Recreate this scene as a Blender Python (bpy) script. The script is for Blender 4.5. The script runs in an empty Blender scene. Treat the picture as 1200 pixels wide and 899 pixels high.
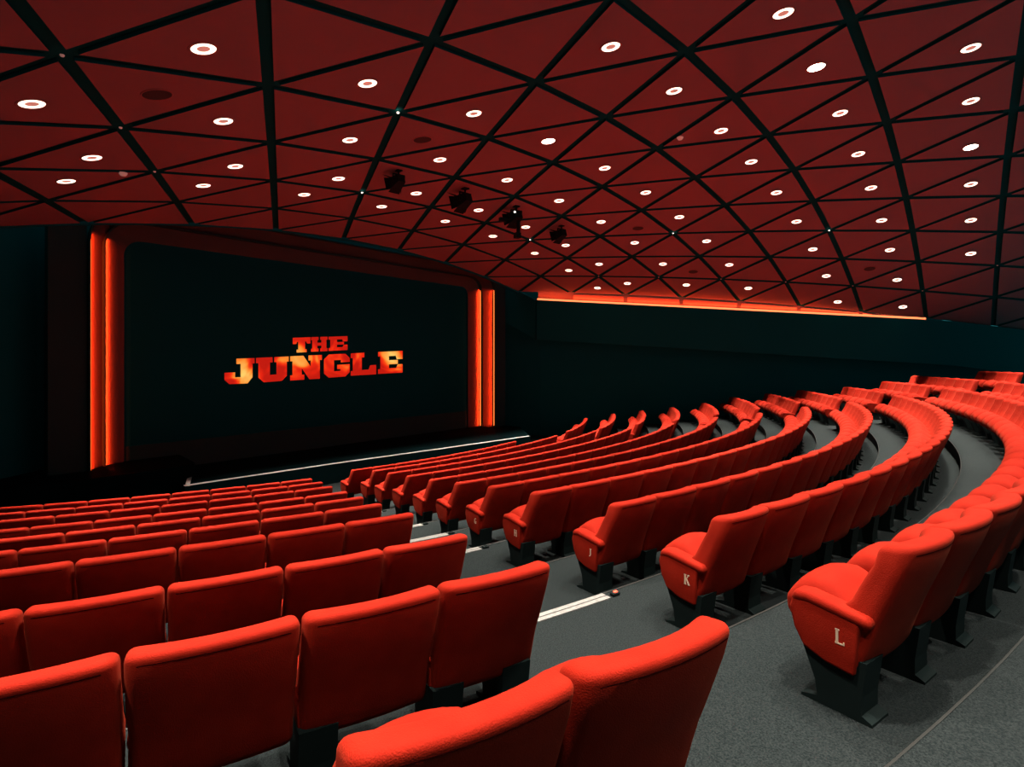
import bpy, bmesh, math, random
from mathutils import Vector, Matrix
random.seed(4)
sc = bpy.context.scene
COL = sc.collection
R_ = math.radians

# ---------------------------------------------------------------- camera, world, exposure
CAMX, CAMZ = -9.906, 3.10
YAW = R_(51.04)
FPX = 664.8
cd = bpy.data.cameras.new('camera'); cam = bpy.data.objects.new('camera', cd); COL.objects.link(cam)
cam.location = (CAMX, 0.0, CAMZ); cam.rotation_euler = (R_(90), 0, -YAW)
cd.sensor_fit = 'HORIZONTAL'; cd.sensor_width = 36.0; cd.lens = FPX / 1200 * 36
cd.shift_y = -30 / 1200; cd.clip_start = 0.05; cd.clip_end = 200
sc.camera = cam
w = bpy.data.worlds.new('world'); sc.world = w; w.use_nodes = True
w.node_tree.nodes['Background'].inputs[0].default_value = (0.10, 0.90, 1.0, 1)
w.node_tree.nodes['Background'].inputs[1].default_value = 0.20
sc.view_settings.view_transform = 'Standard'; sc.view_settings.look = 'None'
sc.view_settings.gamma = 1; sc.view_settings.use_curve_mapping = False
sc.view_settings.exposure = 0.0
DOWN_W = 2450.0       # each ceiling downlight
COVE_W = 42.0        # per metre of cove
FRAME_W = 15.0       # per metre of screen surround light

# ---------------------------------------------------------------- materials
def mat(name, col, rough=0.8, emit=None, strength=0, metallic=0, sheen=0, sheen_tint=(1, 1, 1), noise=None, bump=None, spec=0.5):
    m = bpy.data.materials.new(name); m.use_nodes = True
    nt = m.node_tree; b = nt.nodes['Principled BSDF']
    b.inputs['Base Color'].default_value = (*col, 1); b.inputs['Roughness'].default_value = rough
    b.inputs['Metallic'].default_value = metallic; b.inputs['Specular IOR Level'].default_value = spec
    if sheen:
        b.inputs['Sheen Weight'].default_value = sheen; b.inputs['Sheen Tint'].default_value = (*sheen_tint, 1)
        b.inputs['Sheen Roughness'].default_value = 0.45
    if emit:
        b.inputs['Emission Color'].default_value = (*emit, 1); b.inputs['Emission Strength'].default_value = strength
    if noise or bump:
        tc = nt.nodes.new('ShaderNodeTexCoord')
    if noise:
        sc_, col2, det = noise
        n = nt.nodes.new('ShaderNodeTexNoise'); n.inputs['Scale'].default_value = sc_; n.inputs['Detail'].default_value = det
        nt.links.new(tc.outputs['Object'], n.inputs['Vector'])
        r = nt.nodes.new('ShaderNodeValToRGB'); r.color_ramp.elements[0].position = 0.35; r.color_ramp.elements[1].position = 0.65
        r.color_ramp.elements[0].color = (*col2, 1); r.color_ramp.elements[1].color = (*col, 1)
        nt.links.new(n.outputs['Fac'], r.inputs['Fac']); nt.links.new(r.outputs['Color'], b.inputs['Base Color'])
    if bump:
        n2 = nt.nodes.new('ShaderNodeTexNoise'); n2.inputs['Scale'].default_value = bump[0]; n2.inputs['Detail'].default_value = 2
        nt.links.new(tc.outputs['Object'], n2.inputs['Vector'])
        bp = nt.nodes.new('ShaderNodeBump'); bp.inputs['Strength'].default_value = bump[1]; bp.inputs['Distance'].default_value = 0.01
        nt.links.new(n2.outputs['Fac'], bp.inputs['Height']); nt.links.new(bp.outputs['Normal'], b.inputs['Normal'])
    return m

M = {}
M['velvet'] = mat('red_velvet', (0.30, 0.0112, 0.0030), 0.85, sheen=0.04, sheen_tint=(1, 0.35, 0.15), noise=(9, (0.25, 0.0080, 0.0018), 3), bump=(240, 0.25), spec=0.12)
M['piping'] = mat('dark_red_piping', (0.012, 0.001, 0.001), 1.0, spec=0.0)
M['black_metal'] = mat('black_metal', (0.004, 0.010, 0.010), 0.7, spec=0.15)
M['black_paint'] = mat('black_wall_paint', (0.003, 0.115, 0.124), 0.95, spec=0.1)
M['cove_paint'] = mat('cove_paint', (0.35, 0.15, 0.11), 0.9)
M['edge_white'] = mat('stage_edge_white', (0.62, 0.62, 0.60), 0.6)
M['brown_paint'] = mat('dark_brown_paint', (0.020, 0.055, 0.052), 0.9, spec=0.1)
M['surround'] = mat('surround_paint', (0.060, 0.055, 0.050), 0.85, spec=0.15)
M['panel'] = mat('ceiling_panel_red', (0.33, 0.155, 0.16), 0.8, spec=0.15)
M['grid'] = mat('ceiling_gap_black', (0.004, 0.09, 0.095), 0.95, spec=0.05)
M['carpet'] = mat('charcoal_carpet', (0.022, 0.029, 0.030), 0.95, noise=(130, (0.007, 0.011, 0.012), 4), bump=(300, 0.7), spec=0.1)
M['stage'] = mat('stage_black', (0.0015, 0.008, 0.009), 0.9, spec=0.02)
M['white'] = mat('white_nosing', (0.26, 0.26, 0.25), 0.6, noise=(30, (0.17, 0.175, 0.17), 3))
M['alu'] = mat('grey_edge_trim', (0.03, 0.03, 0.028), 0.5)
M['letter'] = mat('cream_letter', (0.75, 0.56, 0.40), 0.6)
M['screen'] = mat('screen_black', (0.004, 0.075, 0.084), 0.9, spec=0.0)
M['ring'] = mat('ring_glow', (1, 0.9, 0.8), 0.5, emit=(1.0, 0.76, 0.58), strength=3.0)
M['ringhot'] = mat('ring_glow_hot', (1, 0.9, 0.8), 0.5, emit=(1.0, 0.80, 0.62), strength=16)
M['ringmid'] = mat('ring_centre', (0.7, 0.35, 0.3), 0.5, emit=(1.0, 0.36, 0.28), strength=0.42)
M['ringhotmid'] = mat('ring_centre_hot', (0.9, 0.7, 0.6), 0.5, emit=(1.0, 0.78, 0.6), strength=8)
M['ringtrim'] = mat('ring_trim', (0.35, 0.10, 0.09), 0.5)
M['tube'] = mat('led_tube_orange', (1, 0.3, 0.1), 0.5, emit=(1.0, 0.20, 0.035), strength=2.6)
M['cove'] = mat('led_cove_tube', (1, 0.3, 0.1), 0.5, emit=(1.0, 0.21, 0.07), strength=2.2)
M['redlamp'] = mat('red_marker_glow', (1, 0.1, 0.05), 0.4, emit=(1.0, 0.10, 0.06), strength=1.2)
M['stud'] = mat('node_stud', (0.8, 0.45, 0.4), 0.4, emit=(1, 0.5, 0.4), strength=0.15)
M['studlit'] = mat('node_stud_lit', (1, 0.9, 0.8), 0.4, emit=(1, 0.88, 0.75), strength=3)
M['vent'] = mat('speaker_grille', (0.06, 0.03, 0.03), 0.8)

def fire_mat():
    m = bpy.data.materials.new('fiery_title'); m.use_nodes = True; nt = m.node_tree; b = nt.nodes['Principled BSDF']
    b.inputs['Base Color'].default_value = (0, 0, 0, 1)
    tc = nt.nodes.new('ShaderNodeTexCoord'); n = nt.nodes.new('ShaderNodeTexNoise')
    mp = nt.nodes.new('ShaderNodeMapping'); mp.inputs['Location'].default_value = (1.35, 0, 0.3)
    n.inputs['Scale'].default_value = 0.95; n.inputs['Detail'].default_value = 2.2; n.inputs['Distortion'].default_value = 1.3
    r = nt.nodes.new('ShaderNodeValToRGB'); e = r.color_ramp.elements
    e[0].position = 0.44; e[0].color = (0.52, 0.009, 0.003, 1)
    e[1].position = 0.84; e[1].color = (1.0, 0.62, 0.14, 1)
    x = e.new(0.52); x.color = (0.80, 0.018, 0.004, 1)
    x = e.new(0.58); x.color = (0.95, 0.06, 0.006, 1)
    x = e.new(0.66); x.color = (1.0, 0.28, 0.03, 1)
    nt.links.new(tc.outputs['Object'], mp.inputs['Vector']); nt.links.new(mp.outputs['Vector'], n.inputs['Vector'])
    last = None
    def math_(op, x, y=None, z=None):
        q = nt.nodes.new('ShaderNodeMath'); q.operation = op
        for k_, v_ in enumerate((x, y, z)):
            if v_ is None: continue
            if isinstance(v_, (int, float)): q.inputs[k_].default_value = v_
            else: nt.links.new(v_, q.inputs[k_])
        return q.outputs[0]
    last = math_('MULTIPLY', math_('SUBTRACT', n.outputs['Fac'], .5), .9)
    for (bx, bz, br, am) in FIRE_SPOTS:
        dn = nt.nodes.new('ShaderNodeVectorMath'); dn.operation = 'DISTANCE'; dn.inputs[1].default_value = (bx, 0, bz)
        nt.links.new(tc.outputs['Object'], dn.inputs[0])
        last = math_('ADD', last, math_('MULTIPLY', math_('MAXIMUM', math_('SUBTRACT', 1, math_('DIVIDE', dn.outputs['Value'], br)), 0), am))
    last = math_('ADD', last, .42)
    nt.links.new(last, r.inputs['Fac'])
    nt.links.new(r.outputs['Color'], b.inputs['Emission Color']); b.inputs['Emission Strength'].default_value = 1.0
    return m

# ---------------------------------------------------------------- helpers
def mesh_obj(name, me, parent=None, loc=None):
    o = bpy.data.objects.new(name, me); COL.objects.link(o)
    if parent: o.parent = parent
    if loc: o.location = loc
    return o
def tag(o, label=None, cat=None, group=None, kind=None):
    if label: o['label'] = label
    if cat: o['category'] = cat
    if group: o['group'] = group
    if kind: o['kind'] = kind
    return o
def empty(name, loc, rz=0):
    o = bpy.data.objects.new(name, None); COL.objects.link(o); o.location = loc; o.rotation_euler = (0, 0, rz)
    o.empty_display_size = 0.1
    return o
def mk(name, verts, faces, m, smooth=False, recalc=True):
    me = bpy.data.meshes.new(name); me.from_pydata([tuple(v) for v in verts], [], faces)
    bm = bmesh.new(); bm.from_mesh(me)
    if recalc: bmesh.ops.recalc_face_normals(bm, faces=bm.faces)
    bm.to_mesh(me); bm.free()
    mm = m if isinstance(m, (list, tuple)) else [m]
    for k in mm: me.materials.append(k)
    if smooth:
        for p in me.polygons: p.use_smooth = True
    me.update()
    return me
class G:
    """collects verts and faces"""
    def __init__(s): s.v = []; s.f = []; s.mi = []
    def add(s, v, f, mi=0):
        o = len(s.v); s.v += [Vector(x) for x in v]; s.f += [[i + o for i in q] for q in f]; s.mi += [mi] * len(f)
    def box(s, a, b, mi=0):
        x0, y0, z0 = a; x1, y1, z1 = b
        s.add([(x0, y0, z0), (x1, y0, z0), (x1, y1, z0), (x0, y1, z0), (x0, y0, z1), (x1, y0, z1), (x1, y1, z1), (x0, y1, z1)],
              [(0, 3, 2, 1), (4, 5, 6, 7), (0, 1, 5, 4), (1, 2, 6, 5), (2, 3, 7, 6), (3, 0, 4, 7)], mi)
    def prism(s, poly, axis, a, b, mi=0):
        """poly in the two other axes, extruded on axis from a to b"""
        n = len(poly)
        def P(p, t):
            if axis == 'x': return (t, p[0], p[1])
            if axis == 'y': return (p[0], t, p[1])
            return (p[0], p[1], t)
        v = [P(p, a) for p in poly] + [P(p, b) for p in poly]
        f = [list(range(n))[::-1], list(range(n, 2 * n))] + [(i, (i + 1) % n, n + (i + 1) % n, n + i) for i in range(n)]
        s.add(v, f, mi)
    def tube(s, pts, r, seg=8, mi=0):
        pts = [Vector(p) for p in pts]; rings = []
        for i, p in enumerate(pts):
            t = (pts[min(i + 1, len(pts) - 1)] - pts[max(i - 1, 0)]).normalized()
            up = Vector((0, 0, 1)) if abs(t.z) < 0.9 else Vector((0, 1, 0))
            a = t.cross(up).normalized(); b = t.cross(a).normalized()
            rings.append([p + a * r * math.cos(2 * math.pi * k / seg) + b * r * math.sin(2 * math.pi * k / seg) for k in range(seg)])
        v = [q for rg in rings for q in rg]; f = []
        for i in range(len(rings) - 1):
            for k in range(seg):
                f.append((i * seg + k, i * seg + (k + 1) % seg, (i + 1) * seg + (k + 1) % seg, (i + 1) * seg + k))
        f.append(list(range(seg))[::-1]); f.append(list(range((len(rings) - 1) * seg, len(rings) * seg)))
        s.add(v, f, mi)
    def mesh(s, name, m, smooth=False):
        me = bpy.data.meshes.new(name); me.from_pydata([tuple(v) for v in s.v], [], s.f)
        mm = m if isinstance(m, (list, tuple)) else [m]
        for k in mm: me.materials.append(k)
        for p, i in zip(me.polygons, s.mi): p.material_index = i
        bm = bmesh.new(); bm.from_mesh(me); bmesh.ops.recalc_face_normals(bm, faces=bm.faces); bm.to_mesh(me); bm.free()
        if smooth:
            for p in me.polygons: p.use_smooth = True
        me.update(); return me
def soft_box(a, b, c, r, nx=6, ny=3, nz=6, fn=None):
    """rounded box of half sizes a,b,c; fn maps a point to a point"""
    def ax(h, n):
        i = h - r; k = [-h, -(i + r * .41)] + [-i + 2 * i * t / n for t in range(n + 1)] + [i + r * .41, h]
        return k
    X, Y, Z = ax(a, nx), ax(b, ny), ax(c, nz)
    bm = bmesh.new(); cache = {}
    def V(p):
        q = Vector((max(-(a - r), min(a - r, p[0])), max(-(b - r), min(b - r, p[1])), max(-(c - r), min(c - r, p[2]))))
        d = Vector(p) - q
        k = tuple(round(t, 5) for t in p)
        if k not in cache:
            v = q + (d.normalized() * r if d.length > 1e-9 else Vector((0, 0, 0)))
            if fn: v = Vector(fn(v))
            cache[k] = bm.verts.new(v)
        return cache[k]
    def sheet(U, W, f):
        for i in range(len(U) - 1):
            for j in range(len(W) - 1):
                try: bm.faces.new([V(f(U[i], W[j])), V(f(U[i + 1], W[j])), V(f(U[i + 1], W[j + 1])), V(f(U[i], W[j + 1]))])
                except ValueError: pass
    for s_ in (-1, 1):
        sheet(Y, Z, lambda u, v: (s_ * a, u, v)); sheet(X, Z, lambda u, v: (u, s_ * b, v)); sheet(X, Y, lambda u, v: (u, v, s_ * c))
    bmesh.ops.recalc_face_normals(bm, faces=bm.faces)
    for f_ in bm.faces: f_.smooth = True
    return bm
def bm_mesh(name, bm, mats):
    me = bpy.data.meshes.new(name); bm.to_mesh(me); bm.free()
    for m in mats: me.materials.append(m)
    return me
def merge(name, meshes, mats, keep_index=False):
    bm = bmesh.new()
    for me, idx in meshes:
        n = len(bm.faces); bm.from_mesh(me); bm.faces.ensure_lookup_table()
        for f in bm.faces[n:]: f.material_index = idx
    return bm_mesh(name, bm, mats)
def lerp(tab, t):
    for (a, x), (b, y) in zip(tab, tab[1:]):
        if t <= b: return x + (y - x) * (t - a) / (b - a)
    return tab[-1][1]

# ---------------------------------------------------------------- the auditorium's plan
YC = 24.4                                     # the rows are arcs about (0, YC)
RR = dict(N=27.42, M=26.34, L=25.25, K=24.16, J=23.08, H=21.99, G=20.93, F=19.83, E=18.73, D=17.66, C=16.64, B=15.65, A=14.75)
ZT = dict(N=-.38, M=-.57, L=-.74, K=-.936, J=-1.112, H=-1.24, G=-1.408, F=-1.592, E=-1.768, D=-1.912, C=-2.05, B=-2.18, A=-2.30)
ROWS = 'NMLKJHGFEDCBA'
BACKH = 0.765
FLOOR = {k: CAMZ + ZT[k] - BACKH for k in ROWS}
def arc_pt(Rad, deg, z=0.0):
    t = R_(deg); return Vector((Rad * math.sin(t), YC - Rad * math.cos(t), z))

# ceiling lattice
U0, S_, Y0, T_ = 4.8653, 1.9404, 4.6616, 1.7464
def ceil_z(X, Y):
    u = X / S_; j = (Y - Y0) / T_
    return CAMZ + 4 * (1 - .0146 * u * u - .0362 * j)
def node(i, j):
    X = S_ * (i + .5 * j - U0); Y = Y0 + T_ * j
    return Vector((X, Y, ceil_z(X, Y)))

# ---------------------------------------------------------------- floor: stepped, carpeted
def ring_solid(g, r0, r1, a0, a1, z0, z1, n=60):
    for k in range(n):
        d0 = a0 + (a1 - a0) * k / n; d1 = a0 + (a1 - a0) * (k + 1) / n
        p = [arc_pt(r0, d0, z1), arc_pt(r1, d0, z1), arc_pt(r1, d1, z1), arc_pt(r0, d1, z1)]
        q = [arc_pt(r0, d0, z0), arc_pt(r0, d1, z0)]
        g.add(p, [(0, 1, 2, 3)]); g.add([q[0], q[1], p[3], p[0]], [(0, 1, 2, 3)])
g = G()
zA = FLOOR['A']
g.box((-16, 4, zA - .3), (13, 15.2, zA - .004))
order = 'ABCDEFGHJKLMN'
EDGE = {}
prev = None
for k in order:
    r0 = 13.2 if k == 'A' else RR[prev] + .14
    r1 = RR[k] + .14
    EDGE[k] = r0
    ring_solid(g, r0, r1 + .001, -52, 52, zA - .3, FLOOR[k])
    prev = k
ring_solid(g, RR['N'] + .14, 30.5, -52, 52, zA - .3, FLOOR['N'] + .18)
fl = mesh_obj('floor', g.mesh('floor', M['carpet'])); tag(fl, kind='structure')

# thin metal edge trims on the tier edges, white nosings on the aisle steps
tn = 1
for k in 'BCDEFGHJKLMN':
    g = G(); pts = [arc_pt(EDGE[k] - .006, a, FLOOR[k] + .004) for a in [-50 + 100 * t / 120 for t in range(121)]]
    g.tube(pts, .0045, 4)
    o = mesh_obj('trim_%d' % tn, g.mesh('tier_trim', M['alu'])); tag(o, kind='structure'); tn += 1

# ---------------------------------------------------------------- stage
zS = CAMZ - 2.60
g = G()
front = [(-5.14, 12.37), (-1.67, 12.10), (2.0, 11.66), (5.1, 11.36)]
poly = [(-4.0, 15.0)] + front + [(6.9, 13.2), (6.9, 15.0)]
g.prism(poly, 'z', zA - .1, zS)
st = mesh_obj('trim_%d' % tn, g.mesh('stage', M['stage'])); st.name = 'floor_stage'; tag(st, kind='structure')
g = G()
pp = [Vector((x, y, zS)) for x, y in [(-4.02, 14.9)] + front]
def strip(g, pts, wd, h):
    for a, b in zip(pts, pts[1:]):
        d = (b - a).normalized(); n = Vector((-d.y, d.x, 0))
        q = [a + n * 0.002 - d * .0, b + n * 0.002, b + n * wd, a + n * wd]
        g.add([(*p.xy, p.z + .001) for p in q] + [(*p.xy, p.z + h) for p in q], [(0, 3, 2, 1), (4, 5, 6, 7), (0, 1, 5, 4), (1, 2, 6, 5), (2, 3, 7, 6), (3, 0, 4, 7)])
strip(g, pp, .085, .012)
o = mesh_obj('trim_%d' % tn, g.mesh('stage_edge', M['edge_white'])); tag(o, kind='structure'); tn += 1
# low dark wing of the stage on the left
g = G(); g.prism([(-9.5, 13.0), (-4.95, 13.0), (-4.6, 13.25), (-4.35, 15.0), (-9.5, 15.0)], 'z', zA - .05, CAMZ - 2.30)
o = mesh_obj('floor_stage_wing', g.mesh('stage_wing', M['stage'])); tag(o, kind='structure')

# ---------------------------------------------------------------- walls
def wall(name, pts, z0, z1s, m=None, thick=.2, side=1):
    g = G()
    for (a, b), (za, zb) in zip(zip(pts, pts[1:]), zip(z1s, z1s[1:])):
        a = Vector((*a, 0)); b = Vector((*b, 0)); d = (b - a).normalized(); n = Vector((d.y, -d.x, 0)) * thick * side
        g.add([(a.x, a.y, z0), (b.x, b.y, z0), (b.x, b.y, zb), (a.x, a.y, za), (a.x + n.x, a.y + n.y, z0), (b.x + n.x, b.y + n.y, z0), (b.x + n.x, b.y + n.y, zb), (a.x + n.x, a.y + n.y, za)],
              [(0, 1, 2, 3), (7, 6, 5, 4), (0, 4, 5, 1), (1, 5, 6, 2), (2, 6, 7, 3), (3, 7, 4, 0)])
    o = mesh_obj(name, g.mesh(name, m or M['black_paint'])); tag(o, kind='structure'); return o
def fan(j, off=0.0):      # point on the fanned right side wall
    X = S_ * (6.135 - .5 * j); Y = Y0 + T_ * j
    d = Vector((-.5 * S_, T_)).normalized(); n = Vector((d.y, -d.x))
    return (X + n.x * off, Y + n.y * off)
def cove_z(j): return CAMZ + 1.30 + (j + 2) * (.81 / 6)
js = [4.64 - k * (6.64 / 14) for k in range(15)]          # 4.64 .. -2
# front part (no cove), coved part, rear part
wall('wall_front', [(-13, 14.8), (13, 14.8)], zA - .3, [9.0, 9.0], thick=.2, side=-1)
wall('wall_right', [(7.6, 14.8)] + [fan(j, .95) for j in js] + [fan(-5.6, .95)], zA - .3, [6.4] + [ceil_z(*fan(j)) + .3 for j in js] + [2.6], side=-1)
jb = [-2 - .4 * k for k in range(1, 10)]
bulk = [(7.0, 14.8)] + [fan(j) for j in js + jb]; bt = [6.4] + [cove_z(j) for j in js] + [ceil_z(*fan(j)) + .03 for j in jb]
g = G()
for (a, b), (za, zb) in zip(zip(bulk, bulk[1:]), zip(bt, bt[1:])):
    d = (Vector(b) - Vector(a)).normalized(); n = Vector((-d.y, d.x)) * -.18
    g.add([(*a, za - 1.5), (*b, zb - 1.5), (*b, zb), (*a, za), (a[0] + n.x, a[1] + n.y, za - 1.5), (b[0] + n.x, b[1] + n.y, zb - 1.5), (b[0] + n.x, b[1] + n.y, zb - .02), (a[0] + n.x, a[1] + n.y, za - .02)],
          [(0, 1, 2, 3), (7, 6, 5, 4), (0, 4, 5, 1), (2, 6, 7, 3), (1, 5, 6, 2), (3, 7, 4, 0)])
o = mesh_obj('wall_right_bulkhead', g.mesh('bulkhead', M['black_paint'])); tag(o, kind='structure')
wall('wall_left', [(-7.0, 14.8), (-8.6, 13.6), (-17.5, -5)], zA - .3, [6.0, 6.0, 6.0], side=1)
# cove recess behind the top of the right wall
g = G()
for a, b in zip(js, js[1:]):
    z0a, z0b = cove_z(a) - .02, cove_z(b) - .02
    A0, B0, A1, B1 = fan(a, .0), fan(b, .0), fan(a, .26), fan(b, .26)
    za, zb = ceil_z(*A1) + .15, ceil_z(*B1) + .15
    g.add([(*A0, z0a), (*B0, z0b), (*B1, z0b), (*A1, z0a)], [(0, 1, 2, 3)])
    g.add([(*A1, z0a), (*B1, z0b), (*B1, zb), (*A1, za)], [(0, 1, 2, 3)])
cv = mesh_obj('wall_right_cove', g.mesh('cove', M['cove_paint'])); tag(cv, kind='structure')
g = G(); g.tube([(*fan(j, .06), cove_z(j) + .03) for j in js], .04, 8)
o = mesh_obj('cove_light', g.mesh('cove_light', M['cove']))
tag(o, 'long orange red glowing strip light along the top of the right side wall', 'light')
for a, b in zip(js[::2], js[2::2]):
    A, B = Vector((*fan(a, .1), cove_z(a) + .08)), Vector((*fan(b, .1), cove_z(b) + .08))
    ld = bpy.data.lights.new('cove_glow', 'AREA'); ld.shape = 'RECTANGLE'; ld.size = (B - A).length; ld.size_y = .05
    ld.energy = COVE_W * ld.size * .12; ld.color = (1.0, .09, .02)
    lo = bpy.data.objects.new('cove_glow', ld); COL.objects.link(lo)
    mid = (A + B) / 2; d = (B - A).normalized(); up = Vector((0, 0, 1)); z = -(up - d * up.dot(d)).normalized()
    y = z.cross(d)
    lo.matrix_world = Matrix((( d.x, y.x, z.x, mid.x), (d.y, y.y, z.y, mid.y), (d.z, y.z, z.z, mid.z), (0, 0, 0, 1)))

# ---------------------------------------------------------------- ceiling
g = G(); HW = .064
cells = []
for j in range(-5, 5):
    for i in range(-3, 17):
        for tri in (((i, j), (i + 1, j), (i, j + 1)), ((i + 1, j), (i + 1, j + 1), (i, j + 1))):
            if max(a + b for a, b in tri) > 11: continue
            c = sum((node(*t) for t in tri), Vector()) / 3
            if c.x / S_ < -8.2 + .5 * min(j, 0) + 1.2: continue
            cells.append(tri)
for tri in cells:
    P = [node(*t) for t in tri]
    c = sum(P, Vector()) / 3
    n = (P[1] - P[0]).cross(P[2] - P[0]).normalized()
    if n.z > 0: n = -n
    r_in = ((P[1] - P[0]).cross(P[2] - P[0]).length) / sum((P[k] - P[(k + 1) % 3]).length for k in range(3))
    k = 1 - HW / r_in
    Q = [c + (p - c) * k for p in P]
    g.add(Q, [(0, 1, 2)]); g.add(Q + [q - n * .035 for q in Q], [(5, 4, 3), (0, 3, 4, 1), (1, 4, 5, 2), (2, 5, 3, 0)], 1)
# sloping edge panels between the last lattice line and the cove
for i in range(7, 13):
    for q in range(4):
        ja, jb = 11 - i - q / 4, 11 - i - (q + 1) / 4
        if q == 0: ja -= .035
        if q == 3: jb += .035
        pts = []
        for jj in (ja, jb):
            X0, Y0_ = fan(jj, .05); X1, Y1_ = fan(jj, .17)
            zt = ceil_z(X0, Y0_) - .015; pts.append((Vector((X0, Y0_, zt)), Vector((X1, Y1_, min(cove_z(jj) + .115, zt - .02)))))
        (a0, a1), (b0, b1) = pts
        g.add([a0, b0, b1, a1], [(0, 1, 2, 3)])
        u = Vector((.03, .012, .012)); g.add([a0 + u, b0 + u, b1 + u, a1 + u, a0, b0, b1, a1], [(3, 2, 1, 0), (0, 1, 5, 4), (2, 3, 7, 6), (1, 2, 6, 5), (3, 0, 4, 7)], 1)
o = mesh_obj('ceiling', g.mesh('ceiling', [M['panel'], M['grid']])); tag(o, kind='structure')
g = G()
for tri in cells:
    P = [node(*t) + Vector((0, 0, .045)) for t in tri]
    g.add(P, [(0, 1, 2)])
for j in range(-5, 6):      # a hem of black backing past the side and front
    pass
o = mesh_obj('ceiling_backing', g.mesh('ceiling_backing', M['grid'])); tag(o, kind='structure')
# solid black fascia above the front edge of the ceiling and above the surround
g = G()
for k in range(40):
    xa = -9.2 + k * .43; xb = xa + .43; y = Y0 + T_ * 5 + .02
    if xb > 7.3: break
    za, zb = ceil_z(xa, y), ceil_z(xb, y)
    g.add([(xa, y, za - .02), (xb, y, zb - .02), (xb, y, zb + .8), (xa, y, za + .8), (xa, y + .08, za - .02), (xb, y + .08, zb - .02), (xb, y + .08, zb + .8), (xa, y + .08, za + .8)],
          [(0, 1, 2, 3), (7, 6, 5, 4), (0, 4, 5, 1), (3, 2, 6, 7)])
o = mesh_obj('trim_%d' % tn, g.mesh('ceiling_fascia', M['black_paint'])); tag(o, kind='structure'); tn += 1

# ---------------------------------------------------------------- screen and its glowing surround
XI, YI = 5.53, 14.65
Z0s, Z1s = CAMZ - 1.98, CAMZ + 2.63
def rrect(hx, z0, z1, r, n=8, bottom=False):
    pts = [(-hx, z0)]
    for k in range(n + 1):
        a = math.pi - (math.pi / 2) * k / n; pts.append((-hx + r + r * math.cos(a), z1 - r + r * math.sin(a)))
    for k in range(n + 1):
        a = math.pi / 2 - (math.pi / 2) * k / n; pts.append((hx - r + r * math.cos(a), z1 - r + r * math.sin(a)))
    pts.append((hx, z0))
    return pts
scr = empty('cinema_screen', (0, YI, zS))
tag(scr, 'wide dark cinema screen with rounded corners showing a fiery film title', 'screen')
g = G(); pr = rrect(XI + .03, Z0s - .02 - zS, Z1s + .03 - zS, .34)
g.prism(pr, 'y', 0, .04)
mesh_obj('screen_sheet', g.mesh('screen_sheet', M['screen']), scr)
g = G(); g.prism([(-XI + .01, 0), (XI - .01, 0), (XI - .01, Z0s - zS), (-XI + .01, Z0s - zS)], 'y', -.016, -.001)
mesh_obj('screen_base_board', g.mesh('screen_base_board', M['brown_paint']), scr)

def band(hx0, y0, zt0, r0, hx1, y1, zt1, r1, m, name, parent, bot):
    a = rrect(hx0, bot, zt0, r0); b = rrect(hx1, bot, zt1, r1); n = len(a); g = G()
    v = [(x, y0, z) for x, z in a] + [(x, y1, z) for x, z in b] + [(x, y0 + .03, z) for x, z in rrect(hx0 + .03, bot, zt0 + .03, r0)] + [(x, y1 + .03, z) for x, z in rrect(hx1 + .02, bot, zt1 + .02, r1)]
    f = [(i, i + 1, n + i + 1, n + i) for i in range(n - 1)] + [(2 * n + i, 3 * n + i, 3 * n + i + 1, 2 * n + i + 1) for i in range(n - 1)]
    f += [(n + i, n + i + 1, 3 * n + i + 1, 3 * n + i) for i in range(n - 1)]
    g.add(v, f)
    return mesh_obj(name, g.mesh(name, m, smooth=False), parent)
sur = empty('screen_surround', (0, 0, 0))
tag(sur, 'stepped rounded screen surround with two red glowing bands on each side', 'frame')
PR = [(5.53, 14.60, Z1s, .34), (5.97, 14.38, Z1s + .34, .62), (6.325, 14.02, Z1s + .62, .9)]
band(*PR[0], *PR[1], M['surround'], 'inner_band', sur, zS)
band(PR[1][0] + .015, 14.40, PR[1][2] + .02, .62, *PR[2], M['surround'], 'outer_band', sur, zS)
# lips that hide the light strips
def lip(hx, y, zt, r, depth, wdt, name):
    g = G(); a = rrect(hx, zS, zt, r); b = rrect(hx - wdt, zS, zt - wdt, r - wdt); n = len(a)
    v = [(x, y, z) for x, z in a] + [(x, y, z) for x, z in b] + [(x, y - depth, z) for x, z in a] + [(x, y - depth, z) for x, z in b]
    f = [(i, i + 1, n + i + 1, n + i) for i in range(n - 1)] + [(2 * n + i, 3 * n + i, 3 * n + i + 1, 2 * n + i + 1) for i in range(n - 1)]
    f += [(i, 2 * n + i, 2 * n + i + 1, i + 1) for i in range(n - 1)] + [(n + i, n + i + 1, 3 * n + i + 1, 3 * n + i) for i in range(n - 1)]
    g.add(v, f); return mesh_obj(name, g.mesh(name, M['brown_paint']), sur)
lip(PR[1][0] + .03, 14.40, PR[1][2] + .03, .62, .14, .03, 'inner_lip')
lip(PR[2][0] + .03, 14.04, PR[2][2] + .03, .9, .14, .03, 'outer_lip')
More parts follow.
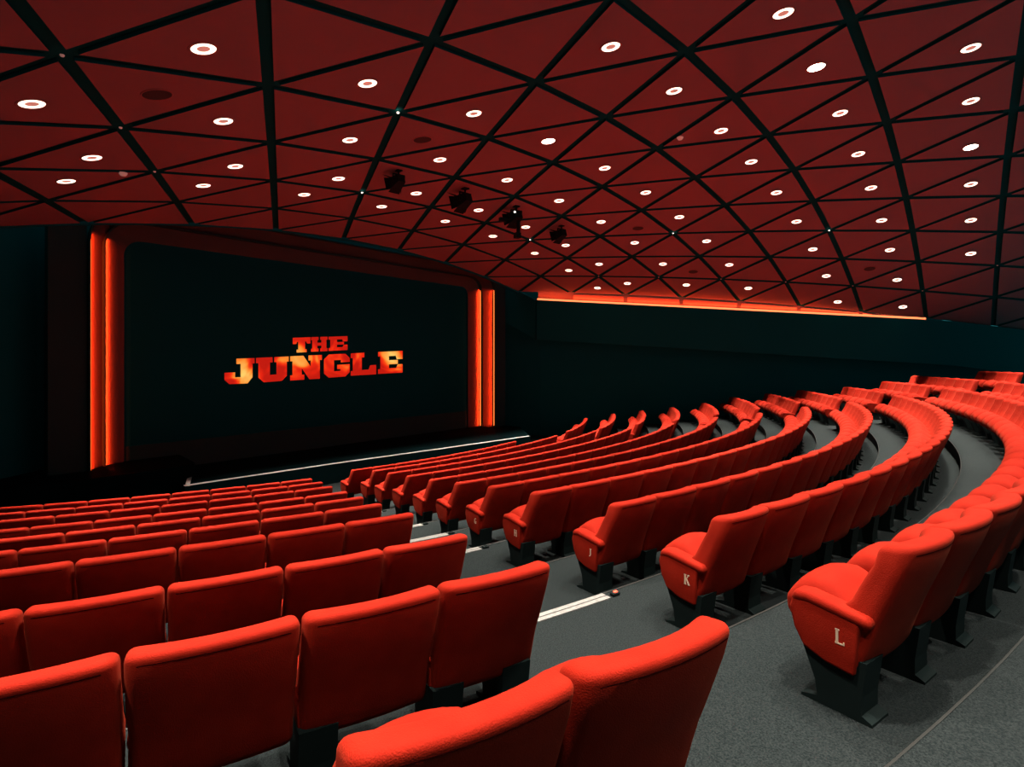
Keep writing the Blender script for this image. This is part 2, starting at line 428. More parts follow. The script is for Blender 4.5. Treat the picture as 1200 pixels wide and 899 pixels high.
for sx in (-1, 1):
    for (hx, y, zt, dv) in ((PR[1][0] - .016, 14.355, PR[1][2] - .42, (.55, .83)), (PR[2][0] - .016, 13.99, PR[2][2] - .70, (.45, .9))):
        z0 = zS + .05; x = sx * hx
        g = G(); g.tube([(x, y, z0), (x, y, zt)], .010, 8)
        o = mesh_obj('light_strip', g.mesh('light_strip', M['tube'], True), sur)
        ld = bpy.data.lights.new('surround_glow', 'AREA'); ld.shape = 'RECTANGLE'; ld.size = zt - z0; ld.size_y = .012
        ld.energy = FRAME_W * ld.size; ld.color = (1.0, .030, .004); ld.spread = R_(56)
        lo = bpy.data.objects.new('surround_glow', ld); COL.objects.link(lo)
        # shines back along the splayed band, towards the screen edge
        zdir = -Vector((-sx * dv[0], dv[1], 0)).normalized(); d = Vector((0, 0, 1)); yv = zdir.cross(d)
        c = Vector((x - sx * .016, y + .0, (z0 + zt) / 2))
        lo.matrix_world = Matrix(((d.x, yv.x, zdir.x, c.x), (d.y, yv.y, zdir.y, c.y), (d.z, yv.z, zdir.z, c.z), (0, 0, 0, 1)))
for sx, x1 in ((-1, 7.0), (1, 6.98)):
    g = G(); a, b = sorted((sx * 6.37, sx * x1)); g.box((a, 13.98, zA), (b, 14.2, 6.2))
    o = mesh_obj('wall_front_pilaster', g.mesh('pilaster', M['brown_paint'])); tag(o, kind='structure')

# title: drawn in the photograph as heavy slab letters; coordinates are metres on the screen
def px_to_screen(px, py):
    t = (px - 600) / FPX; dx = math.sin(YAW) + t * math.cos(YAW); dy = math.cos(YAW) - t * math.sin(YAW)
    s = YI / dy; return CAMX + s * dx, CAMZ - s * (py - 419.5) / FPX
LET = {   # unit box glyphs 10 wide x 10 high, outlines of slab letters
 'T': [(0, 10), (10, 10), (10, 5.8), (8.2, 5.8), (7.6, 7.2), (6.9, 7.2), (6.9, 2), (7.8, 2), (7.8, 0), (2.2, 0), (2.2, 2), (3.1, 2), (3.1, 7.2), (2.4, 7.2), (1.8, 5.8), (0, 5.8)],
 'H': [(0, 10), (4.4, 10), (4.4, 7.9), (3.7, 7.9), (3.7, 6), (6.3, 6), (6.3, 7.9), (5.6, 7.9), (5.6, 10), (10, 10), (10, 7.9), (9.3, 7.9), (9.3, 2.1), (10, 2.1), (10, 0), (5.6, 0), (5.6, 2.1), (6.3, 2.1), (6.3, 4), (3.7, 4), (3.7, 2.1), (4.4, 2.1), (4.4, 0), (0, 0), (0, 2.1), (.7, 2.1), (.7, 7.9), (0, 7.9)],
 'E': [(0, 10), (10, 10), (10, 6.3), (7.6, 6.3), (7.2, 7.9), (4.3, 7.9), (4.3, 6), (8, 6), (8, 4.1), (4.3, 4.1), (4.3, 2.3), (7.4, 2.3), (8, 3.9), (10, 3.9), (10, 0), (0, 0), (0, 2.1), (.9, 2.1), (.9, 7.9), (0, 7.9)],
 'J': [(3.9, 10), (10, 10), (10, 7.9), (9.3, 7.9), (9.3, 2.4), (7.6, 0), (1.6, 0), (0, 1.8), (0, 4.6), (3.4, 4.6), (3.4, 2.6), (5.3, 2.6), (5.3, 7.9), (3.9, 7.9)],
 'U': [(0, 10), (4.9, 10), (4.9, 7.9), (4.1, 7.9), (4.1, 2.8), (6.2, 2.8), (6.2, 7.9), (5.5, 7.9), (5.5, 10), (10, 10), (10, 7.9), (9.4, 7.9), (9.4, 2), (7.8, 0), (2.3, 0), (.7, 2), (.7, 7.9), (0, 7.9)],
 'N': [(0, 10), (4, 10), (6.4, 5.2), (6.4, 7.9), (5.7, 7.9), (5.7, 10), (10, 10), (10, 7.9), (9.3, 7.9), (9.3, 0), (6, 0), (3.5, 4.9), (3.5, 2.1), (4.3, 2.1), (4.3, 0), (0, 0), (0, 2.1), (.7, 2.1), (.7, 7.9), (0, 7.9)],
 'G': [(2, 10), (8.3, 10), (10, 8), (10, 6.3), (6.6, 6.3), (6.6, 7.4), (3.9, 7.4), (3.9, 2.6), (6.4, 2.6), (6.4, 3.4), (5.2, 3.4), (5.2, 5.3), (10, 5.3), (10, 1.7), (8.3, 0), (2, 0), (.2, 2), (.2, 8)],
 'L': [(0, 10), (5.2, 10), (5.2, 7.9), (4.2, 7.9), (4.2, 2.3), (7, 2.3), (7.6, 4.2), (10, 4.2), (10, 0), (0, 0), (0, 2.1), (.8, 2.1), (.8, 7.9), (0, 7.9)],
}
# letter corners in the photograph: x left, x right, y top left, y bottom left, y top right, y bottom right
TITLE = [('T', 343, 363.5, 396, 413.5, 395.2, 412.5), ('H', 364.5, 383.5, 395.2, 412.3, 394.6, 411.5), ('E', 385, 407, 394.7, 411.3, 394, 410.2),
         ('J', 263, 298, 421, 450.5, 419.7, 449), ('U', 300, 338, 419.5, 448.7, 417.8, 445.8), ('N', 340, 377, 417.6, 446, 416, 443.6),
         ('G', 379, 409.5, 415.8, 443.3, 414.3, 440.7), ('L', 411, 440.5, 414.3, 440.4, 412.6, 438.6), ('E', 443, 471.5, 412.6, 438.2, 411.2, 436.6)]
FIRE_SPOTS = []
for fx, fy, br_, am_ in ((285, 436, .55, .30), (291, 447, .5, .2), (343, 424, .62, .34), (362, 420, .5, .2), (459, 421, .75, .42), (349, 410, .3, .12)):
    X_, Z_ = px_to_screen(fx, fy); FIRE_SPOTS.append((X_, Z_ - zS, br_, am_))
M['fire'] = fire_mat()
g = G()
for ch, xl, xr, tl, bl, tr, br in TITLE:
    XL, ZTL = px_to_screen(xl, tl); _, ZBL = px_to_screen(xl, bl); XR, ZTR = px_to_screen(xr, tr); _, ZBR = px_to_screen(xr, br)
    pts = []
    for a, b in LET[ch]:
        a /= 10; b /= 10
        pts.append((XL + (XR - XL) * a, (ZBL + (ZTL - ZBL) * b) * (1 - a) + (ZBR + (ZTR - ZBR) * b) * a - zS))
    g.prism(pts, 'y', -.012, -.002)
mesh_obj('film_title', g.mesh('film_title', M['fire']), scr)['label'] = 'fiery orange and red letters THE JUNGLE'

# ---------------------------------------------------------------- seats
def W(y_of, v): return y_of
REAR = [(0, .15), (.35, .08), (.75, -.015), (1, -.06)]      # by height fraction 0 (bottom) .. 1 (top)
FRNT = [(0, .24), (.38, .265), (.5, .185), (.75, .115), (1, .075)]
BB, BT = .195, BACKH
def back_fn(v):
    t = (v.z / .5 + 1) / 2; tt = max(0, min(1, t))
    yr, yf = lerp(REAR, tt), lerp(FRNT, tt)
    s = (v.y / .5 + 1) / 2
    hw = .985 + .015 * min(1, tt * 1.6)
    x = v.x * hw
    y = yr + (yf - yr) * s + .05 * (x / .27) ** 2 * (.4 + .6 * tt)
    if s > .5: y -= (.022 * (1 - (x / .27) ** 2)) * (s - .5) * 2
    z = BB + (BT - BB) * t - (.012 * (x / .27) ** 2 if t > .8 else 0) - .018 * s * (1 if t > .8 else 0)
    return (x, y, z)
def make_back(end=False):
    # box of half sizes .265 x .5 x .5 in a warped space with rounded edges
    r = .036
    def fn(v):      # v lives in half sizes (.268,.06,.295)
        x, y, z = back_fn(Vector((v.x, v.y / .06 * .5, v.z / .295 * .5)))
        if end: x += .085 * max(0, min(1, (z - .25) / .5)) * max(0, min(1, (.27 - x) / .53))
        return x, y, z
    bm = soft_box(.270, .06, .295, r, 8, 3, 8, fn)
    me = bm_mesh('backrest', bm, [M['velvet'], M['piping']])
    g = G(); pts = []
    for k in range(13):
        x = -.232 + .464 * k / 12; p = fn(Vector((x, -.06, .252))); pts.append((p[0], p[1] + .0008, p[2]))
    g.tube(pts, .0022, 5)
    # short side seams running forward over the top corners
    pm = g.mesh('p', M['piping'])
    return merge('backrest', [(me, 0), (pm, 1)], [M['velvet'], M['piping']])
def make_cushion():
    prof_t = [(0, .40), (.2, .465), (.45, .525), (.7, .515), (.9, .465), (1, .43)]
    prof_b = [(0, .29), (.5, .265), (.85, .28), (1, .33)]
    def fn(v):
        s = (v.y / .16 + 1) / 2; ss = max(0, min(1, s)); y = .17 + .345 * s
        zt, zb = lerp(prof_t, ss), lerp(prof_b, ss); t = (v.z / .08 + 1) / 2
        dome = .055 * (1 - (v.x / .22) ** 2) * t - .015 * t
        return (v.x, y, zb + (zt - .028 - zb) * t + dome)
    bm = soft_box(.200, .16, .08, .05, 6, 6, 3, fn)
    return bm_mesh('seat_cushion', bm, [M['velvet']])
def side_poly():
    # end panel outline in y (forward), z
    return [(.172, .185), (.29, .198), (.385, .232), (.425, .30), (.447, .385), (.435, .43), (.38, .447), (.25, .432), (.15, .41)]
def make_armrest(wide):
    hw = .047 if wide else .027
    g = G(); poly = side_poly() if wide else [(.17, .24), (.33, .24), (.42, .29), (.445, .36), (.43, .40), (.37, .415), (.17, .40)]
    bm = bmesh.new(); n = len(poly)
    for s in (-1, 1):
        pass
    g.prism(poly, 'x', -hw, hw); me = g.mesh('a', M['velvet'])
    bm.from_mesh(me)
    bmesh.ops.bevel(bm, geom=list(bm.edges), offset=.014, segments=3, profile=.6, affect='EDGES')
    for f in bm.faces: f.smooth = True
    # padded top
    yc, hy, zc = (.275, .165, .436) if wide else (.30, .142, .385)
    tp = soft_box(hw + .004, hy, .028, .026, 3, 6, 2, lambda v: (v.x, yc + v.y, zc + v.z + .02 * (v.y / hy) - (.03 * ((v.y / hy - .6) / .4) ** 2 if v.y / hy > .6 else 0)))
    tm = bpy.data.meshes.new('t'); tp.to_mesh(tm); tp.free(); bm.from_mesh(tm)
    return bm_mesh('end_panel' if wide else 'armrest', bm, [M['velvet']])
def make_pedestal():  # real foot, broadened in shape so its black stands for shade under the seats
    g = G()
    g.prism([(.11, 0), (.40, 0), (.40, .012), (.33, .03), (.34, .10), (.40, .25), (.13, .25), (.15, .10), (.15, .03), (.11, .012)], 'x', -.075, .075)
    return g.mesh('pedestal', M['black_metal'])
def make_pan():  # black pan, its underside lowered to stand in for the shade beneath
    g = G(); g.prism([(.15, .12), (.34, .12), (.45, .27), (.44, .31), (.16, .29)], 'x', -.225, .225)
    return g.mesh('seat_pan', M['black_metal'])
ME = dict(backrest=make_back(), backrest_end=make_back(True), seat_cushion=make_cushion(), armrest=make_armrest(False), end_panel=make_armrest(True), pedestal=make_pedestal(), seat_pan=make_pan())
PITCH = .556
STROKES = {   # letters in a 6 x 10 box, drawn with strokes (x0,z0,x1,z1,width)
 'L': [(1.2, 0, 1.2, 10, 1.6), (0, 9.5, 2.6, 9.5, .9), (0, .5, 6, .5, .9), (5.6, 0, 5.6, 2.2, .8)],
 'K': [(1.2, 0, 1.2, 10, 1.6), (0, 9.6, 2.6, 9.6, .8), (0, .4, 2.6, .4, .8), (1.6, 4.2, 5.4, 9.8, .9), (2.6, 5.6, 5.8, .2, 1.5), (4.4, .4, 6.8, .4, .8), (4.2, 9.6, 6.4, 9.6, .8)],
 'J': [(3.6, 2.0, 3.6, 10, 1.6), (2.2, 9.6, 5.2, 9.6, .8), (3.4, 1.6, 1.6, .3, 1.2)],
 'H': [(1, 0, 1, 10, 1.5), (5.4, 0, 5.4, 10, 1.5), (1, 5, 5.4, 5, .9), (0, 9.6, 2.2, 9.6, .8), (0, .4, 2.2, .4, .8), (4.3, 9.6, 6.5, 9.6, .8), (4.3, .4, 6.5, .4, .8)],
 'G': [(1, 2, 1, 8, 1.5), (1, 8, 3.2, 9.7, 1), (3.2, 9.7, 5.6, 8.4, 1), (1, 2, 3.2, .3, 1), (3.2, .3, 5.6, 1.4, 1), (5.4, 0.6, 5.4, 4.6, 1.2), (4, 4.4, 6.4, 4.4, .8)],
}
def letter_mesh(ch, h=.062):
    g = G(); k = h / 10
    for x0, z0, x1, z1, wd in STROKES[ch]:
        a = Vector((x0, z0)); b = Vector((x1, z1)); d = (b - a).normalized() * .0; n = Vector((-(b - a).y, (b - a).x)).normalized() * wd / 2
        # on the outer (-x) face: text reads from the front of the seat (left) to its back (right)
        q = [(a - n), (b - n), (b + n), (a + n)]
        v = [(-.0025, -p.x * k, p.y * k) for p in q] + [(.002, -p.x * k, p.y * k) for p in q]
        g.add(v, [(0, 1, 2, 3), (7, 6, 5, 4), (0, 4, 5, 1), (1, 5, 6, 2), (2, 6, 7, 3), (3, 7, 4, 0)])
    return g.mesh('row_letter', M['letter'])

def ordn(n):
    base = ['zeroth', 'first', 'second', 'third', 'fourth', 'fifth', 'sixth', 'seventh', 'eighth', 'ninth', 'tenth', 'eleventh', 'twelfth', 'thirteenth', 'fourteenth', 'fifteenth', 'sixteenth', 'seventeenth', 'eighteenth', 'nineteenth', 'twentieth']
    if n <= 20: return base[n]
    if n < 30: return 'twenty-' + base[n - 20]
    return 'thirtieth'
proto = empty('cinema_chair', (0, 0, 0))
PARTS = {}
def part(name, parent, x=0.0):
    o = bpy.data.objects.new(name, ME[name]); COL.objects.link(o); o.parent = parent; o.location = (x, 0, 0); return o
def seat_at(k, ang, endl, endr, blk_right=True):
    r = empty('cinema_chair', arc_pt(RR[k], ang, FLOOR[k]), R_(ang))
    bk = part('backrest', r); part('seat_cushion', r)
    if endl or (endr and blk_right):
        bk.data = ME['backrest_end']
        if not endl: bk.scale = (-1, 1, 1); part('seat_pan', r)
    if endl:
        e = part('end_panel', r, -PITCH / 2 + .053)
        if k in STROKES:
            l = mesh_obj('row_letter', letter_mesh(k), e, (-.047, .245, .30)); l['label'] = 'cream row letter ' + k
    else: part('armrest', r, -PITCH / 2 + .034)
    part('pedestal', r, -PITCH / 2 + (.10 if endl else .08))
    if endr: part('end_panel' if blk_right else 'armrest', r, PITCH / 2 - (.053 if blk_right else .045)); part('pedestal', r, PITCH / 2 - .12)
    return r
bpy.data.objects.remove(proto)

CENTRE = dict(M=(-9.2, 18.8), L=(-16.69, 18.8), K=(-15.77, 18.6), J=(-15.26, 18.0), H=(-15.10, 17.3), G=(-14.5, 16.6), F=(-13.85, 16.0), E=(-13.15, 15.3), D=(-12.55, 14.6), C=(-12.0, 14.0), B=(-11.35, 13.2), A=(-11.5, 10.9))
LEFT = dict(L=-19.03, K=-18.66, J=-18.31, H=-18.07, G=-17.74, F=-17.2, E=-16.7, D=-16.29, C=-15.77, B=-15.37)
RIGHT = dict(N=(21.5, 26.3), M=(20.9, 29.5), L=(20.7, 28.5), K=(20.7, 29.0), J=(20.2, 31), H=(19.6, 31.5), G=(19.0, 33), F=(18.5, 33), E=(18.0, 33), D=(17.5, 33), C=(17.0, 33), B=(16.5, 30))
def project(p):
    dx, dy = p.x - CAMX, p.y
    d = dx * math.sin(YAW) + dy * math.cos(YAW); r = dx * math.cos(YAW) - dy * math.sin(YAW)
    if d <= 0.05: return None
    return 600 + FPX * r / d, 419.5 - FPX * (p.z - CAMZ) / d, d
def rowname(k):
    n = order.index(k) + 1
    if k in 'GHJKL': return 'row lettered ' + k
    if k == 'M': return 'row behind L'
    if k == 'N': return 'rearmost row'
    return ordn(n) + ' row from stage'
seats = []
for k in ROWS:
    dp = math.degrees(PITCH / RR[k])
    if k in CENTRE:
        a0, a1 = CENTRE[k]; n = int(round((a1 - a0) / dp))
        for s in range(n):
            seats.append((k, 'C', s + 1, n, a0 + dp * (s + .5)))
    if k in LEFT:
        for s in range(12):
            a = LEFT[k] - dp * (s + .5); seats.append((k, 'L', s + 1, 99, a))
    if k in RIGHT:
        a0, a1 = RIGHT[k]; n = int(round((a1 - a0) / dp))
        for s in range(n):
            P_ = arc_pt(RR[k], a0 + dp * (s + 1)); jj_ = (P_.y - Y0) / T_
            if P_.x < S_ * (6.135 - .5 * jj_) + .6: seats.append((k, 'R', s + 1, n, a0 + dp * (s + .5)))
vis = []
for t in seats:
    k, blk, s, n, a = t
    lr = math.degrees(PITCH / 2 / RR[k])
    pr = [project(arc_pt(RR[k], a + e, FLOOR[k] + BACKH)) for e in (-lr, lr)]
    if pr[0] is None or pr[1] is None: continue
    fr = [q for q in (project(arc_pt(RR[k] - .5, a + e, FLOOR[k] + .45)) for e in (-lr, lr)) if q]
    if max(pr[0][0], pr[1][0]) < -8 or min([pr[0][0], pr[1][0]] + [q[0] for q in fr]) > 1230: continue
    if max(pr[0][1], pr[1][1]) > 1010: continue
    vis.append((pr[0][2], t))
vis.sort(key=lambda q: q[0])
print('SEATS in view', len(vis))
near, far = vis[:300], vis[300:]
for d, (k, blk, s, n, a) in near:
    endl = (blk == 'C' and s == 1) or (blk == 'R' and s == 1)
    endr = (blk == 'C' and s == n) or (blk == 'R' and s == n) or (blk == 'L' and s == 1)
    r = seat_at(k, a, endl, endr, blk != 'L')
    if blk == 'C':
        if k == 'M': lab, grp = '%s red chair from the right end, centre block, %s' % (ordn(n - s + 1), rowname(k)), 'centre block seats'
        elif s == 1: lab, grp = 'red end chair beside the left aisle, centre block, %s' % rowname(k), 'centre block seats'
        else: lab, grp = '%s red chair from the left aisle, centre block, %s' % (ordn(s), rowname(k)), 'centre block seats'
    elif blk == 'L':
        lab, grp = '%s red chair leftwards from the aisle, left block, %s' % (ordn(s), rowname(k)), 'left block seats'
    else:
        lab, grp = '%s red chair rightwards from the far aisle, right block, %s' % (ordn(s), rowname(k)), 'right block seats'
    tag(r, lab, 'chair', 'red cinema chairs in the ' + grp.replace(' seats', ''))
if far:
    bm = bmesh.new()
    for d, (k, blk, s, n, a) in far:
        mt = Matrix.Translation(arc_pt(RR[k], a, FLOOR[k])) @ Matrix.Rotation(R_(a), 4, 'Z')
        for nm, x, mi in (('backrest', 0, 0), ('seat_cushion', 0, 0), ('armrest', -PITCH / 2 + .034, 0), ('pedestal', -PITCH / 2 + .08, 2)):
            tmp = ME[nm].copy(); tmp.transform(mt @ Matrix.Translation((x, 0, 0)))
            c = len(bm.faces); bm.from_mesh(tmp); bm.faces.ensure_lookup_table()
            if mi:
                for f in bm.faces[c:]: f.material_index = mi
            bpy.data.meshes.remove(tmp)
    o = mesh_obj('distant_seats', bm_mesh('distant_seats', bm, [M['velvet'], M['piping'], M['black_metal']]))
    tag(o, 'farthest red cinema seats of the right block against the dark side wall', 'seats', kind='stuff')

# ---------------------------------------------------------------- aisle nosings and markers
names = {'K': 'J and K', 'J': 'H and J', 'H': 'G and H', 'G': 'F and G', 'F': 'E and F'}
for k in 'KJHGFED':
    z = FLOOR[k]; r = EDGE[k]; pk = order[order.index(k) - 1]
    a0 = LEFT[k] + .15; a1 = CENTRE[pk][0] - .55
    g = G()
    for (w0, w1) in ((-.004, .035), (.045, .085)):
        n = 6
        for q in range(n):
            d0 = a0 + (a1 - a0) * q / n; d1 = a0 + (a1 - a0) * (q + 1) / n
            v = [arc_pt(r + w0, d0, z + .001), arc_pt(r + w1, d0, z + .001), arc_pt(r + w1, d1, z + .001), arc_pt(r + w0, d1, z + .001)]
            g.add(v + [p + Vector((0, 0, .007)) for p in v], [(0, 3, 2, 1), (4, 5, 6, 7), (0, 1, 5, 4), (1, 2, 6, 5), (2, 3, 7, 6), (3, 0, 4, 7)])
    nn = order.index(k)
    o = mesh_obj('step_nosing', g.mesh('step_nosing', M['white']))
    tag(o, 'white ribbed nosing strip on the %s aisle step from the stage' % ordn(nn), 'step nosing', 'white nosings on the aisle steps')
    # small marker at its right end
    e = arc_pt(r + .06, a1 + .16, z)
    t = empty('aisle_marker', e, R_(a1))
    b = soft_box(.035, .022, .012, .008, 1, 1, 1, lambda v: (v.x, v.y, v.z + .012)); mesh_obj('housing', bm_mesh('housing', b, [M['black_metal']]), t)
    b = soft_box(.016, .012, .006, .005, 1, 1, 1, lambda v: (v.x, v.y - .004, v.z + .026)); mesh_obj('lens', bm_mesh('lens', b, [M['redlamp'] if k == 'K' else M['black_metal']]), t)
    tag(t, '%s aisle marker beside the nosing of the %s step from stage' % ('small red lit' if k == 'K' else 'small dark', ordn(nn)), 'marker light', 'aisle markers')

# ---------------------------------------------------------------- ceiling downlights
LI = [(.67, .67), (-.33, 1.67), (-.33, 2.67), (-.67, 3.33), (.67, 1.67), (.33, 3.33), (.67, 2.67), (1.67, .67), (1.67, 1.67), (1.67, 2.67), (1.33, 3.33), (2.33, 3.33), (2.67, 2.67), (2.67, 1.67), (2.67, .67),
      (3.33, -.67), (4.33, -.67), (5.4, -.67), (6.33, -.67), (3.67, .67), (3.67, 1.67), (4.67, 1.67), (4.7, .67), (5.67, .67), (7.33, -.67), (8.33, -.67), (9.33, -.67), (10.33, -.67), (11.33, -.67),
      (3.7, 2.67), (3.37, 3.33), (4.33, 3.33), (4.67, 2.67), (5.35, 3.33), (5.67, 2.67), (5.68, 1.67), (6.67, 1.67), (7.67, 1.67), (8.65, 1.67), (8.67, .67), (9.67, .67), (6.67, .67), (7.67, .67),
      (6.33, 3.33), (6.67, 2.67), (7.67, 2.67), (7.3, 3.33), (9.33, -1.67), (10.3, -1.67), (11.33, -1.67), (12.3, -1.67), (8.33, -1.67), (7.37, -1.67), (6.33, -1.67), (5.33, -1.67), (4.37, -1.67),
      (6.4, -2.67), (7.38, -2.67), (8.4, -2.67), (9.33, -2.67), (10.33, -2.67), (11.33, -2.67)]
OFF = [(3.33, -1.67), (2.33, -.67), (5.33, -2.67), (-.33, .67), (4.33, -2.67), (2.33, -1.67), (0.33, -.67), (1.33, -.67), (.33, -1.67), (1.33, -1.67), (.33, -2.67), (1.33, -2.67), (2.33, -2.67), (3.33, -2.67)] + [(k + .33, -3.67) for k in range(-1, 13)]   # fitted above the camera's view
HOT = {(5.33, -1.67), (3.67, .67), (8.4, -2.67)}
def lathe(prof, seg=28):
    v = [(r * math.cos(2 * math.pi * k / seg), r * math.sin(2 * math.pi * k / seg), z) for r, z in prof for k in range(seg)]
    f = [(i * seg + k, i * seg + (k + 1) % seg, (i + 1) * seg + (k + 1) % seg, (i + 1) * seg + k) for i in range(len(prof) - 1) for k in range(seg)]
    return v, f
def ringmesh(name, prof, m):
    v, f = lathe(prof); return mk(name, v, f, m, smooth=True)
trim_m = ringmesh('trim_ring', [(.116, .0), (.116, -.006), (.140, -.006), (.144, 0.0)], M['ringtrim'])
def glow(m): return ringmesh('glow_ring', [(.060, -.002), (.064, -.006), (.09, -.009), (.112, -.006), (.115, -.002)], m)
def disc(m): return ringmesh('centre_lens', [(.0005, -.004), (.03, -.004), (.063, -.003)], m)
GM, GH, DM, DH = glow(M['ring']), glow(M['ringhot']), disc(M['ringmid']), disc(M['ringhotmid'])
def ceil_place(i, j, drop=0.0):
    X = S_ * (i + .5 * j - U0); Y = Y0 + T_ * j
    # the panels are flat: take the plane of the panel that carries the point
    fi, fj = math.floor(i), math.floor(j)
    a, b = i - fi, j - fj
    if a + b <= 1: tri = [node(fi, fj), node(fi + 1, fj), node(fi, fj + 1)]
    else: tri = [node(fi + 1, fj), node(fi + 1, fj + 1), node(fi, fj + 1)]
    n = (tri[1] - tri[0]).cross(tri[2] - tri[0]).normalized()
    if n.z < 0: n = -n
    z = tri[0].z - (n.x * (X - tri[0].x) + n.y * (Y - tri[0].y)) / n.z
    return Vector((X, Y, z)) - n * drop, n
rowsj = {}
for (i, j) in LI: rowsj.setdefault(j, []).append(i)
jl = sorted(rowsj, reverse=True)
for (i, j) in LI + OFF:
    p, n = ceil_place(i, j)
    ld = bpy.data.lights.new('downlight_beam', 'SPOT'); ld.energy = DOWN_W * (.46 if (i, j) in OFF else .62 + .38 * max(0, min(1, (i + .5 * j + .2) / 3.5))); ld.color = (1.0, .87, .74); ld.spot_size = R_(24 if i + j > 10.5 else 36 if i + j > 9.8 else 70 if (i, j) in OFF else 51); ld.spot_blend = 1.0; ld.shadow_soft_size = .08
    lo = bpy.data.objects.new('downlight_beam', ld); COL.objects.link(lo); lo.location = p - n * .06; lo.rotation_euler = (0, 0, 0)
    if (i, j) in OFF: continue
    hot = (i, j) in HOT
    t = empty('ring_downlight', p); t.rotation_euler = n.to_track_quat('Z', 'Y').to_euler()
    mesh_obj('trim_ring', trim_m, t); mesh_obj('glow_ring', GH if hot else GM, t); mesh_obj('centre_lens', DH if hot else DM, t)
    lo['category'] = 'light'; 
    c = sorted(rowsj[j]).index(i) + 1; jr = jl.index(j) + 1
    tag(t, '%s ring downlight, %s from the left in the %s ceiling row from the screen' % ('dazzling white' if hot else 'warm white', ordn(c), ordn(jr)), 'downlight', 'ring downlights in the red ceiling')

# round speaker grilles
pos = ['near the upper left corner', 'left of the ceiling middle', 'right of the ceiling middle', 'above the middle of the cove light', 'above the right end of the cove light']
for (i, j), w_ in zip([(.33, 1.35), (2.35, 1.35), (6.36, 1.35), (8.35, 1.33), (10.64, -1.33)], pos):
    p, n = ceil_place(i, j)
    t = empty('ceiling_speaker', p); t.rotation_euler = n.to_track_quat('Z', 'Y').to_euler()
    mesh_obj('grille', ringmesh('grille', [(.0005, -.006), (.12, -.008), (.148, -.006)], M['vent']), t)
    mesh_obj('rim', ringmesh('rim', [(.146, -.001), (.148, -.012), (.160, -.012), (.163, -.001)], M['ringtrim']), t)
    tag(t, 'round dark ceiling speaker grille %s' % w_, 'speaker', 'round ceiling speakers')
# studs on the crossings of the ceiling gaps
ST = [((0, 1), 0, 'on the upper left crossing'), ((0, 2), 0, 'second down the leftmost wide gap'), ((0, 3), 0, 'third down the leftmost wide gap'), ((2, 1), 1, 'bright, left of the ceiling middle'),
      ((2, 3), 1, 'left of the black spotlights'), ((5, 3), 1, 'beside the bracketed spotlight'), ((7, 1), 1, 'bright, right of the ceiling middle'), ((9, -1), 1, 'bright, above the right part of the cove'),
      ((7, 3), 0, 'above the left end of the cove'), ((8, 2), 0, 'above the left third of the cove'), ((9, 1), 0, 'above the middle of the cove'), ((10, 0), 0, 'above the right third of the cove'), ((11, -1), 0, 'above the right end of the cove'), ((12, -2), 0, 'above the last metre of cove'), ((12, -3), 0, 'at the far right of the ceiling')]
for (i, j), lit, w_ in ST:
    p = node(i, j)
    t = mesh_obj('ceiling_stud', ringmesh('ceiling_stud', [(.0005, -.012), (.013, -.009), (.019, 0), (.019, .008)], M['studlit'] if lit else M['stud'])); t.location = p
    tag(t, 'small round %sstud in the ceiling gap, %s' % ('lit ' if lit else 'pinkish ', w_.replace('bright, ', '')), 'stud', 'studs in the ceiling gaps')
for (px_, what) in (((-.25, 3.0), 'pinkish detector between the two leftmost rings'), ((5.05, -.35), 'small red detector right of the ceiling middle')):
    p, n = ceil_place(px_[0] + .02, px_[1] + .05)
    t = mesh_obj('smoke_detector', ringmesh('smoke_detector', [(.0005, -.05), (.035, -.045), (.055, -.02), (.06, 0)], M['stud'])); t.location = p
    tag(t, 'small round ' + what.replace('small ', ''), 'detector')

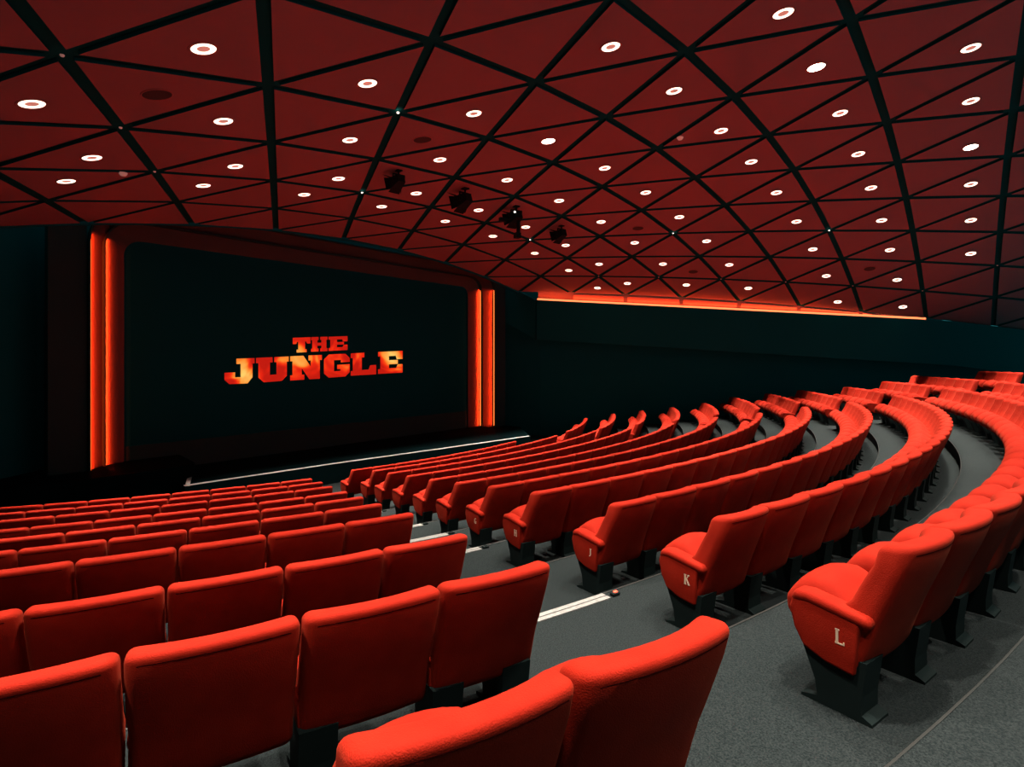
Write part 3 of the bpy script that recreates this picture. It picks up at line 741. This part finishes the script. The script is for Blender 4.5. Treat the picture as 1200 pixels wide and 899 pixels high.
# black stage spotlights hung from the ceiling
def spotlight(i, j, big, rz, k, label):
    p, n = ceil_place(i, j)
    t = empty('stage_spotlight', p, rz); t.scale = (k, k, k)
    g = G(); g.box((-.07, -.07, -.03), (.07, .07, .0)); g.box((-.015, -.015, -.12), (.015, .015, -.03))
    mesh_obj('ceiling_mount', g.mesh('ceiling_mount', M['black_metal']), t)
    g = G(); wd = .17; g.box((-wd, -.02, -.13), (wd, .02, -.105)); g.box((-wd, -.02, -.30), (-wd + .018, .02, -.11)); g.box((wd - .018, -.02, -.30), (wd, .02, -.11))
    mesh_obj('yoke', g.mesh('yoke', M['black_metal']), t)
    g = G()   # tapered lamp case, mouth downwards and forwards
    a = [(-.10, -.10, .13), (.10, -.10, .13), (.10, .10, .13), (-.10, .10, .13)]; b = [(-.145, -.14, -.15), (.145, -.14, -.15), (.145, .14, -.15), (-.145, .14, -.15)]
    g.add(a + b, [(0, 1, 2, 3), (7, 6, 5, 4), (0, 4, 5, 1), (1, 5, 6, 2), (2, 6, 7, 3), (3, 7, 4, 0)])
    o = mesh_obj('lamp_body', g.mesh('lamp_body', M['black_metal']), t, (0, 0, -.27)); o.rotation_euler = (R_(72), 0, R_(6))
    g = G()
    def flap(q, nrm):
        q = [Vector(x) for x in q]; nrm = Vector(nrm) * .006
        g.add(q + [x + nrm for x in q], [(0, 1, 2, 3), (7, 6, 5, 4), (0, 4, 5, 1), (1, 5, 6, 2), (2, 6, 7, 3), (3, 7, 4, 0)])
    flap([(-.145, .14, -.15), (.145, .14, -.15), (.27, .27, -.26), (-.27, .27, -.26)], (0, 0, -1))
    flap([(-.145, -.14, -.15), (.145, -.14, -.15), (.16, -.19, -.30), (-.16, -.19, -.30)], (0, 1, 0))
    flap([(-.145, -.14, -.15), (-.145, .14, -.15), (-.25, .17, -.25), (-.25, -.17, -.25)], (0, 0, -1))
    flap([(.145, -.14, -.15), (.145, .14, -.15), (.22, .16, -.30), (.22, -.16, -.30)], (1, 0, 0))
    mesh_obj('barn_doors', g.mesh('barn_doors', M['black_metal']), o)
    if big:
        g = G(); g.box((.02, -.05, -.72), (.09, .02, -.24)); g.box((-.04, -.08, -.84), (.10, .07, -.70)); mesh_obj('hanging_arm', g.mesh('hanging_arm', M['black_metal']), t)
        g = G(); g.tube([(-.36, 0, -.40), (-.02, 0, -.32)], .02, 6); g.box((-.50, -.05, -.46), (-.32, .05, -.36)); mesh_obj('side_arm', g.mesh('side_arm', M['black_metal']), t)
        g = G(); g.box((-.15, -.16, -.22), (-.115, -.13, -.185)); mesh_obj('indicator_lamp', g.mesh('indicator_lamp', M['studlit']), t)
    tag(t, label, 'spotlight', 'black spotlights on the ceiling')
spotlight(2.29, 2.14, False, R_(-12), .74, 'black ceiling spotlight with flaps, leftmost of the four')
spotlight(3.24, 2.18, False, R_(-8), .92, 'black ceiling spotlight, second from the left of the four')
spotlight(4.17, 2.21, True, R_(-20), .92, 'largest black ceiling spotlight with hanging arm, near the ceiling middle')
spotlight(5.18, 2.22, False, R_(-14), .84, 'black ceiling spotlight, rightmost and smallest of the four')
